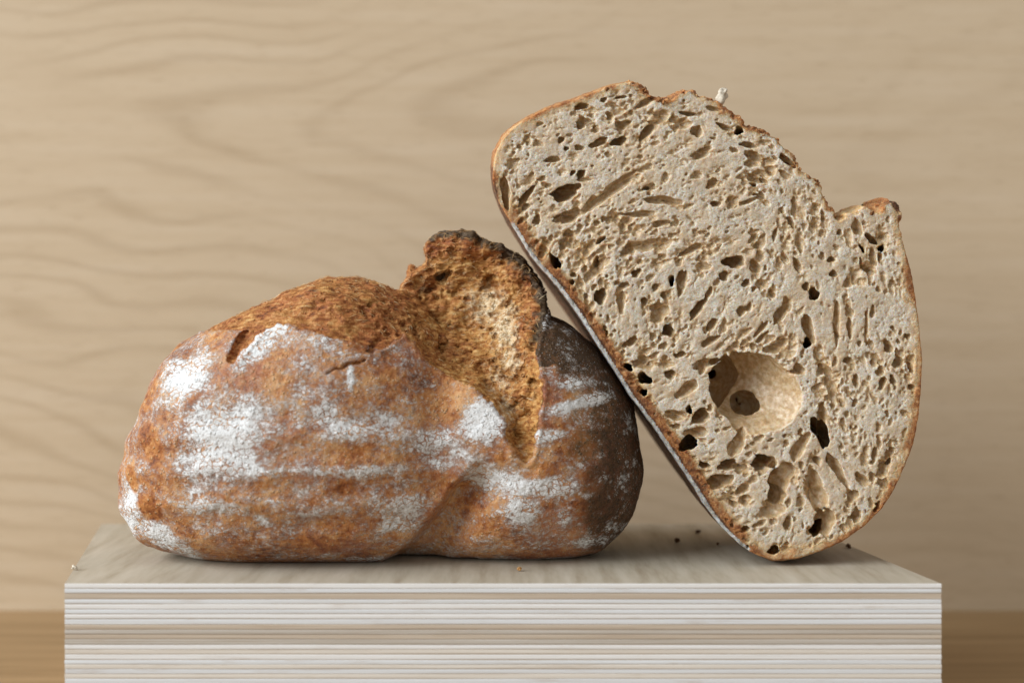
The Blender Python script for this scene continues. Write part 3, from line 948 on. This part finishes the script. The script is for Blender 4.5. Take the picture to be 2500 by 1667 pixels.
HOLES = [  # u, v, length, width, angle, depth factor
    (1231, 468, 76, 24, 97, .8), (1282, 478, 66, 17, 57, 1.2), (1284, 504, 20, 16, 40, 1), (1376, 466, 80, 36, 18, 1.2), (1415, 424, 27, 20, 40, 1.2), (1396, 421, 18, 11, 30, 1.2),
    (1425, 438, 40, 10, 0, .7), (1460, 347, 52, 18, 20, 1), (1508, 343, 38, 22, 22, 1.2), (1578, 320, 44, 24, 45, 1.1), (1417, 259, 34, 18, 10, 1), (1517, 237, 30, 8, 5, 1), (1473, 243, 18, 11, 10, 1),
    (1580, 247, 62, 15, 25, .9), (1490, 466, 150, 27, 36, .5), (1440, 500, 60, 22, 45, .5), (1384, 527, 78, 26, 20, .9), (1578, 460, 18, 12, 0, 1.5), (1680, 277, 46, 10, -10, 1.2), (1619, 489, 84, 22, -5, .6),
    (1563, 522, 78, 15, 5, .7), (1417, 302, 28, 22, 0, .8), (1440, 304, 30, 10, 5, .6), (1710, 374, 54, 22, 20, .6), (1769, 310, 44, 13, -20, 1), (1368, 341, 19, 15, 0, .8), (1381, 362, 13, 12, 0, 1), (1348, 389, 37, 16, 12, .8),
    (1613, 545, 46, 14, 10, .7), (1740, 265, 40, 10, -15, .8), (1815, 324, 22, 26, 80, 1.6), (1919, 391, 48, 18, -38, 1.1), (1825, 353, 42, 15, -6, 1), (1841, 451, 19, 10, -30, 1.5), (1866, 440, 26, 10, -58, 1.2), (1844, 475, 12, 8, 0, 1.5),
    (1930, 542, 34, 12, -60, 1), (1746, 497, 24, 15, 8, 1), (2050, 567, 12, 17, 0, 1), (2131, 585, 36, 19, -42, 1.4), (1828, 490, 46, 11, 18, .7), (1738, 447, 34, 20, 30, .6), (1940, 506, 18, 46, 5, .6), (1891, 572, 12, 30, -15, .8),
    (1700, 320, 30, 26, 60, .7), (1365, 644, 48, 22, -62, 1.7), (1456, 639, 26, 13, 70, 1.5), (1469, 587, 28, 13, 30, 1.4), (1551, 665, 28, 17, 50, 1.2), (1400, 671, 15, 12, 0, 1), (1398, 689, 12, 16, 0, 1.4), (1524, 695, 24, 14, 5, 1),
    (1460, 720, 32, 39, 5, 1.2), (1575, 598, 74, 24, 14, .5), (1662, 687, 26, 62, -4, .9), (1650, 690, 14, 36, 0, 1.6), (1516, 734, 20, 52, 0, .6), (1687, 609, 58, 17, 25, .8), (1608, 762, 58, 38, 52, .5), (1700, 751, 64, 22, 48, 1.3),
    (1730, 715, 34, 14, 60, .9), (1628, 804, 30, 32, 0, 1.2), (1738, 791, 38, 18, 52, 1), (1539, 833, 38, 20, 42, 1), (1733, 831, 48, 18, 25, .9), (1662, 864, 24, 15, 10, 1), (1544, 901, 32, 15, -32, 2.0), (1584, 929, 44, 25, -14, 2.0),
    (1635, 913, 26, 23, -30, 1), (1720, 886, 74, 20, 12, .8), (1712, 900, 20, 26, 0, .9), (1786, 636, 54, 32, 0, 1.2), (1765, 672, 26, 23, 0, .9), (1820, 690, 23, 18, 25, 1), (1842, 649, 24, 42, 20, .7), (1991, 720, 26, 35, -12, 1.4),
    (1966, 699, 17, 24, 10, 1.1), (2033, 667, 19, 19, 0, .9), (2028, 633, 20, 15, 0, 1.1), (1903, 767, 56, 24, 55, .9), (1857, 802, 50, 13, 52, .9), (1860, 823, 44, 12, 45, .9), (1809, 758, 30, 20, 60, .8), (1828, 749, 22, 14, 65, .9),
    (1972, 800, 24, 80, 14, .9), (1981, 842, 20, 32, -20, 2.0), (2042, 787, 17, 94, 0, .6), (2043, 820, 12, 16, 0, 1.2), (2074, 800, 14, 48, 0, .9), (2116, 800, 8, 92, -3, .8), (2163, 611, 15, 24, -15, 1.8), (2115, 612, 26, 10, -62, 1.8),
    (2148, 627, 12, 24, -10, 1.2), (2103, 642, 32, 9, -72, 1.3), (2168, 846, 20, 32, 10, 1.1), (2190, 882, 28, 30, 40, .9), (2222, 897, 16, 24, 10, 1.1), (2152, 933, 16, 38, -20, 1.1), (2177, 926, 30, 15, -62, 1.1), (1946, 647, 42, 16, -65, .9),
    (2227, 945, 14, 17, 0, 1), (1949, 901, 34, 24, 0, .8), (2070, 689, 19, 27, 15, .6), (1955, 604, 10, 27, 0, .9), (2190, 860, 12, 20, 0, .8),
    (1690, 1088, 58, 34, 20, 1.7), (1698, 1054, 66, 22, 5, .7), (1704, 1012, 46, 38, 10, 1.2), (1693, 1005, 18, 22, 0, 1.8), (1676, 948, 60, 30, 42, .5), (1650, 1012, 58, 22, -5, .6), (1717, 1134, 30, 15, -8, 1.3), (1773, 1132, 58, 25, 6, 1.3),
    (1857, 1124, 60, 42, -10, 1.3), (2014, 1060, 90, 38, -70, 1.6), (2040, 1140, 80, 24, -62, .9), (2060, 1172, 44, 12, -62, 1), (2005, 1010, 50, 26, 80, .8), (1755, 1172, 74, 32, 8, 1), (1582, 963, 20, 20, 0, 1.8), (1951, 1090, 74, 30, 62, .5),
    (1901, 1172, 98, 58, 65, .7), (1890, 1207, 50, 40, 20, 1.3), (1993, 1200, 100, 44, 100, .5), (1976, 1200, 70, 18, 105, .8), (2010, 1272, 70, 46, 75, .8), (2003, 1296, 42, 28, 50, 1.7), (1817, 1290, 26, 14, 15, 1.3), (1893, 1345, 28, 23, 0, 1.5),
    (1922, 1277, 36, 20, 70, .8), (2139, 1236, 30, 13, 62, 1.3), (2172, 1128, 18, 12, 60, 1.5), (2134, 1109, 44, 14, 82, .9), (1792, 1206, 13, 9, 0, 1), (1796, 1231, 18, 12, 0, 1), (1996, 1124, 18, 17, 0, .9), (1824, 1333, 9, 9, 0, 1),
    (1884, 1240, 66, 42, 0, .35), (1650, 1040, 26, 12, 0, .9), (1652, 868, 16, 12, 0, 1), (1590, 890, 20, 14, 30, .8), (1755, 1010, 20, 14, 40, .6), (1800, 1080, 70, 36, 60, .45), (2090, 930, 16, 30, 0, .7), (2070, 880, 22, 20, 0, .7), (2130, 760, 14, 30, -8, .7),
    (1430, 800, 14, 18, 40, 1), (1450, 835, 12, 18, 40, 1), (1480, 812, 10, 13, 0, 1.2), (1476, 800, 10, 14, 0, 1), (1600, 700, 20, 16, 20, .8), (1573, 735, 18, 22, -20, 1), (1620, 720, 18, 18, 0, .8),
]
big = [  # the great hollow: pockets melted into one cavity (u, v, y, ra, rb, rd, angle)
    (1838, 954, 10, 106, 86, 118, -14), (1806, 936, 30, 60, 64, 96, 60), (1826, 902, 22, 68, 34, 70, 12),
    (1892, 978, -4, 60, 68, 44, -50), (1850, 1034, -6, 56, 26, 24, 12)]
org = (ox, oy, oz)
hole_pts = []
for (u, v_, L, W, an, df) in HOLES:
    ra, rb = L / 2 * 1.04, W / 2 * 1.04
    rd = min(min(ra, rb) * (2.05 if df < 1.15 else 2.6) * df + 4, 92) if df < 1.6 else 105
    carve(f, org, step, u, rd * min(0.22 + 0.15 * df, 0.5) if df < 1.6 else 55, v_, ra * 1.02, rb * 1.02, rd, math.radians(an), 0.28 if df < 1.4 else -0.20, 0.16 if df < 1.4 else -0.10, rwob(0.95))
    hole_pts.append((u, v_, max(L, W) / 2, math.radians(an if L > W else an + 90)))
i0, i1 = int((1690 - ox) / step), int((1990 - ox) / step)
k0, k1 = int((830 - oz) / step), int((1100 - oz) / step)
bx, by, bz = X[i0:i1][:, None, None], Y[None, :, None], Z[k0:k1][None, None, :]
jag = (fbm(np.stack(np.broadcast_arrays(bx, 0 * by[:, :1], bz), -1).reshape(-1, 3).astype(float), 26, 3, 91) * 9).reshape(i1 - i0, 1, k1 - k0)
gt = None
for (u, v_, cy, ra, rb, rd, an) in big:
    ca, sa = math.cos(math.radians(an)), math.sin(math.radians(an))
    x_, z_ = bx - u + 0.62 * by, bz - v_ + 0.30 * by
    r_ = np.sqrt(((x_ * ca - z_ * sa) / ra) ** 2 + ((x_ * sa + z_ * ca) / rb) ** 2 + ((by - cy) / rd) ** 2)
    g_ = (r_ - 1) * min(ra, rb, rd)
    if gt is None:
        gt = g_
    else:
        h_ = np.clip(0.5 + 0.5 * (g_ - gt) / 24.0, 0, 1)
        gt = g_ + (gt - g_) * h_ - 24.0 * h_ * (1 - h_)
f[i0:i1, :, k0:k1] = np.maximum(f[i0:i1, :, k0:k1], -(gt + jag * 0.75))
carve(f, org, step, 1752, 116, 934, 74, 64, 78, math.radians(75), 0.0, 0.0, rwob(0.6))
carve(f, org, step, 1836, 116, 996, 43, 37, 76, math.radians(20), 0.0, 0.0, rwob(0.35))
hole_pts.append((1836, 952, 105, 0.3))
HP = np.array(hole_pts)


def flow(u, v_):
    w_ = 1 / ((HP[:, 0] - u) ** 2 + (HP[:, 1] - v_) ** 2 + 900) * (HP[:, 2] ** 1.0)
    c, s = (w_ * np.cos(2 * HP[:, 3])).sum(), (w_ * np.sin(2 * HP[:, 3])).sum()
    return 0.5 * math.atan2(s, c)


cand = np.argwhere(d2 < -14)
dens = np.clip(0.5 + 2.6 * fbm(flat, 85, 2, 93).reshape(XX.shape) + 0.25 * sstep(-90, -25, d2), 0.12, 1.0)
for (i, k) in cand[rng.integers(0, len(cand), 1000)]:          # shallow dishes: bubbles the knife only just opened
    r = float(np.clip(np.exp(rng.normal(math.log(8.0), 0.38)), 4.0, 19))
    if d2[i, k] > -(10 + r):
        continue
    el = 1.0 + 1.4 * rng.random()
    rd = r * rng.uniform(0.7, 1.2)
    carve(f, org, step, X[i], fr[i, k] - rd * rng.uniform(0.70, 0.95), Z[k], r * el, r, rd, flow(X[i], Z[k]) + rng.normal(0, 0.35), 0, 0, rwob(1.2))
for (i, k) in cand[rng.integers(0, len(cand), 7600)]:
    if dens[i, k] < rng.random():
        continue
    r = float(np.clip(np.exp(rng.normal(math.log(3.3), 0.58)), 1.7, 13.5))
    if d2[i, k] > -(13 + r):
        continue
    el = 1.0 + 1.3 * rng.random() ** 1.7
    a = flow(X[i], Z[k]) + rng.normal(0, 0.35)
    near = np.min(np.hypot(HP[:, 0] - X[i], HP[:, 1] - Z[k]) - HP[:, 2] * 0.8)
    if near < 0 and r > 4:
        continue
    rd = r * rng.uniform(0.85, 1.7)
    carve(f, org, step, X[i], fr[i, k] + rng.uniform(-0.35, 0.6) * rd, Z[k], r * el, r, rd, a, 0.25, 0.15, rwob(1.1) if r > 4 else None)

v, q = surface_nets(f, org, step)
del f
v = relax(v, q, 0.5, 1)
n = vnormals(v * np.array([1, 1, -1]), q)


def sample2(arr, v):
    i = np.clip(((v[:, 0] - ox) / step).round().astype(int), 0, arr.shape[0] - 1)
    k = np.clip(((v[:, 2] - oz) / step).round().astype(int), 0, arr.shape[1] - 1)
    return arr[i, k]


dd = sample2(d2, v)
bb = sample2(brel, v)
rg = sample2(rag, v)
bu = bulge(v[:, 1]) * sample2(wgt, v)
side_ = sstep(0.5, 0.1, -n[:, 1]) * sstep(-7, -3, dd - bu)          # outer flank of the slab
along = (v[:, 0] - BASE_A[0]) * bd[0] + (v[:, 2] - BASE_A[1]) * bd[1]
isbase = sstep(60, 20, bb) * sstep(-80, -20, along) * sstep(1010, 930, along)
low_b = sstep(60, 20, bb)
rg2 = rg * sstep(-10, 30, v[:, 0] - 1560)
thk = (11 - 3 * rg) + 17 * isbase + 8 * sstep(200, 60, bb) * sstep(900, 960, along) + 4 * sstep(2100, 2200, v[:, 0]) 
patch = sstep(-0.10, 0.16, fbm(v, 70, 2, 47) + 0.05 + 0.3 * sstep(2160, 2185, v[:, 0]))
thk = thk * (1 - rg * 0.75 * (1 - patch))
crust = sstep(2.7, 0.30, -dd / thk + fbm(v, 16, 3, 41) * 1.2)
crust = crust * np.clip(0.62 + 0.38 * isbase + 1.3 * fbm(v, 40, 3, 48) + 0.2 * sstep(5, 1, -dd), 0.25, 1)
bare = np.exp(-((v[:, 0] - 2096) / 52) ** 2 - ((v[:, 2] - 530) / 30) ** 2)
crust = crust * (1 - 0.8 * bare)
crust = np.maximum(crust, side_ * (1 - 0.8 * rg * (1 - patch)) * (1 - 0.6 * bare))
# bits of crust browned over on the ragged top
burn = np.zeros(len(v))
burn = np.maximum(burn, 0.8 * low_b * sstep(-30, 20, along) * sstep(16, 6, -dd + fbm(v, 20, 2, 43) * 16) * sstep(1010, 900, along))
burn = np.maximum(burn, np.exp(-((v[:, 0] - 2186) / 22) ** 2 - ((v[:, 2] - 508) / 32) ** 2) * 1.3)
burn = np.maximum(burn, 0.9 * np.exp(-((v[:, 0] - 1208) / 16) ** 2 - ((v[:, 2] - 470) / 36) ** 2))
burn = np.maximum(burn, 0.6 * np.exp(-((v[:, 0] - 2222) / 10) ** 2 - ((v[:, 2] - 660) / 50) ** 2))
burn = np.maximum(burn, side_ * (0.45 + 0.45 * low_b))
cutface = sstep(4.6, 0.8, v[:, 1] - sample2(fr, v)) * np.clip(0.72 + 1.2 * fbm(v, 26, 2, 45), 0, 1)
skin = low_b * sstep(-40, 20, along) * sstep(1000, 960, along) * sstep(-9, -5, dd) * (0.35 + 0.65 * sstep(75, 20, v[:, 1]))
disp = fbm(v, 6, 2, 51) * 1.5 + fbm(v, 16, 2, 52) * 1.4
v = v + n * np.array([1, 1, -1]) * disp[:, None]


def to_world_S(v):
    return np.stack([(v[:, 0] - 1250) * S_S, CAM_Y + D_S + v[:, 1] * S_S, CAM_Z - (v[:, 2] - H_PX) * S_S], 1)


w = to_world_S(v)
base_S = np.array([(1889 - 1250) * S_S, CAM_Y + D_S + 0.03, 0.0])
half = tag(empty('cut_bread', tuple(base_S)), 'half sourdough loaf tilted on its side, pale holey crumb facing out', 'bread')
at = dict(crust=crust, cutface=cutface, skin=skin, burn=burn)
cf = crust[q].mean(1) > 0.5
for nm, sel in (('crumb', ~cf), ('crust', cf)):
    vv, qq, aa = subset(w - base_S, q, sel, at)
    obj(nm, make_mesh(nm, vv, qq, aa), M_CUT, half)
print('slice faces', len(q))

# crust dome behind the cut
P = np.array(OUT, float)
seg = np.linalg.norm(np.roll(P, -1, 0) - P, axis=1)
cum = np.concatenate([[0], np.cumsum(seg)])
NS = 420
tt = np.linspace(0, cum[-1], NS, endpoint=False)
Pc = np.vstack([P, P[:1]])
O = np.stack([np.interp(tt, cum, Pc[:, 0]), np.interp(tt, cum, Pc[:, 1])], 1)
tang = np.roll(O, -1, 0) - np.roll(O, 1, 0)
nor = np.stack([-tang[:, 1], tang[:, 0]], 1)
nor /= np.linalg.norm(nor, axis=1, keepdims=True)
if (nor * (O - O.mean(0))).sum() < 0:
    nor = -nor
ba = (O - BASE_A) @ bd
bb = (O - BASE_A) @ bn_
am = 460.0
NR = 46
YB0, YB1 = 186.0, 500.0
rings, att = [], []
sm_o = O.copy()
for r in range(NR):
    t = r / (NR - 1)
    y = YB0 + (YB1 - YB0) * t
    g = max(1 - t ** 2.3, 0) ** (1 / 2.3)
    g = max(g, 0.02)
    if r:
        sm_o = 0.5 * sm_o + 0.25 * (np.roll(sm_o, 1, 0) + np.roll(sm_o, -1, 0))
    oo = sm_o + nor * (BULGE * sstep(0, 60, bb)[:, None]) * (1 - 0.03 * t) - nor * (0.8 if r == 0 else 0.3)
    a_ = am + ((oo - BASE_A) @ bd - am) * (0.25 + 0.75 * g)
    b_ = (oo - BASE_A) @ bn_ * g
    p2 = BASE_A + a_[:, None] * bd + b_[:, None] * bn_
    rings.append(np.stack([p2[:, 0], np.full(NS, y), p2[:, 1]], 1))
bv = np.concatenate(rings)
idx = np.arange(NR * NS).reshape(NR, NS)
bq = np.stack([idx[:-1], np.roll(idx, -1, 1)[:-1], np.roll(idx, -1, 1)[1:], idx[1:]], -1).reshape(-1, 4)
nrm = vnormals(bv * np.array([1, 1, -1]), bq)
cen = bv.mean(0)
if ((bv - cen) * nrm * np.array([1, 1, -1])).sum() < 0:
    bq = bq[:, ::-1]
    nrm = -nrm
bv = bv + nrm * np.array([1, 1, -1]) * ((fbm(bv, 40, 3, 61) * 5 + fbm(bv, 12, 2, 62) * 2) * sstep(186, 215, bv[:, 1]))[:, None]
bv[:, 2] = np.minimum(bv[:, 2], FLOOR_S)
bbv = (bv[:, [0, 2]] - BASE_A) @ bn_
bal = (bv[:, [0, 2]] - BASE_A) @ bd
isb = sstep(40, 10, bbv)
at = dict(crust=np.ones(len(bv)), cutface=0 * isb, skin=isb * 0.35, burn=0.35 + 0.55 * isb)
obj('crust_dome', make_mesh('crust_dome', to_world_S(bv) - base_S, bq, at), M_CUT, half)

# ------------------------------------------------------------------ crumbs
def crumb_mesh(name, r, seed, flatn=0.8):
    import bmesh
    bm = bmesh.new()
    bmesh.ops.create_icosphere(bm, subdivisions=3, radius=1.0)
    c = np.array([v_.co[:] for v_ in bm.verts])
    dsp = 1 + fbm(c + seed * 3.1, 0.75, 4, seed) * 2.2
    c = c * dsp[:, None] * np.array([1.0, 0.9, flatn]) * r
    c[:, 2] -= c[:, 2].min()
    for v_, p_ in zip(bm.verts, c):
        v_.co = p_
    me = bpy.data.meshes.new(name)
    bm.to_mesh(me)
    bm.free()
    me.polygons.foreach_set('use_smooth', [True] * len(me.polygons))
    return me


def plain(name, a, b):
    m = NT(name)
    return m.out(m.ramp(m.noise(900, 3), [(0.35, a), (0.65, b)]), 0.8, 0.2)


M_CR_OR = plain('golden_crumb', (0.38, 0.18, 0.06), (0.62, 0.38, 0.16))
M_CR_DK = plain('dark_crumb', (0.05, 0.025, 0.012), (0.16, 0.075, 0.03))
M_CR_WH = plain('white_flake', (0.52, 0.45, 0.35), (0.74, 0.68, 0.58))


def on_block(px, py):
    D = CAM_Z * F_PX / (py - H_PX)
    return ((px - 1250) * D / F_PX, CAM_Y + D, 0.0001)


for i, (px, py, r, m, lab) in enumerate([
        (1268, 1394, 0.0011, M_CR_OR, 'tiny golden crumb in front of the whole loaf on the block top'),
        (1652, 1325, 0.0014, M_CR_DK, 'larger dark crumb between the two breads on the block top'),
        (1752, 1331, 0.0008, M_CR_DK, 'smallest dark crumb close to the tilted base of the cut bread'),
        (1704, 1302, 0.0011, M_CR_DK, 'dark crumb farthest back between the two breads'),
        (2072, 1338, 0.0013, M_CR_DK, 'dark crumb on the block right of the cut bread'),
        (183, 1391, 0.0013, M_CR_WH, 'white flake on the left edge of the block top')]):
    o = tag(obj('crumb', crumb_mesh('crumb', r, i + 3), m), lab, 'crumb', 'crumbs on the block')
    o.location = on_block(px, py)

# torn white shred standing on the upper edge of the cut bread, and strands along its ragged top
sh = obj('torn_shred', crumb_mesh('torn_shred', 0.0023, 31, 1.5), M_CR_WH, half)
pw = to_world_S(np.array([[1757.0, 12.0, 254.0]]))[0]
sh.location = tuple(pw - base_S)
sh.rotation_euler = (0.2, 0.25, 0.6)
sh['label'] = 'white shred of crumb sticking up from the top edge'

# browned flakes along the ragged upper edge
M_FLAKE = plain('crust_flake', (0.09, 0.032, 0.013), (0.42, 0.20, 0.075))
flake_meshes = [crumb_mesh('crust_flake', 0.0017, 40 + i_, 0.38) for i_ in range(5)]
edge = [(1448, 229), (1491, 213), (1542, 205), (1566, 216), (1600, 242), (1639, 245), (1672, 229), (1718, 239), (1760, 262), (1805, 290), (1830, 313),
        (1863, 324), (1894, 342), (1917, 365), (1935, 388), (1955, 420), (1990, 440), (2004, 462), (2021, 497), (2037, 525), (2118, 514), (2196, 545), (2226, 670)]
for i_ in range(64):
    t_ = rng.random() * (len(edge) - 1.001)
    e0, e1 = edge[int(t_)], edge[int(t_) + 1]
    fr_ = t_ - int(t_)
    px_, py_ = e0[0] + (e1[0] - e0[0]) * fr_, e0[1] + (e1[1] - e0[1]) * fr_
    o = obj('crust_flake', flake_meshes[i_ % 5], M_FLAKE, half)
    o.location = tuple(to_world_S(np.array([[px_ + rng.normal(0, 2), rng.uniform(2, 40), py_ + rng.uniform(0, 7)]]))[0] - base_S)
    o.rotation_euler = tuple(rng.uniform(0, 6.28, 3))
    k_ = rng.uniform(0.5, 1.15)
    o.scale = (k_, k_, k_)
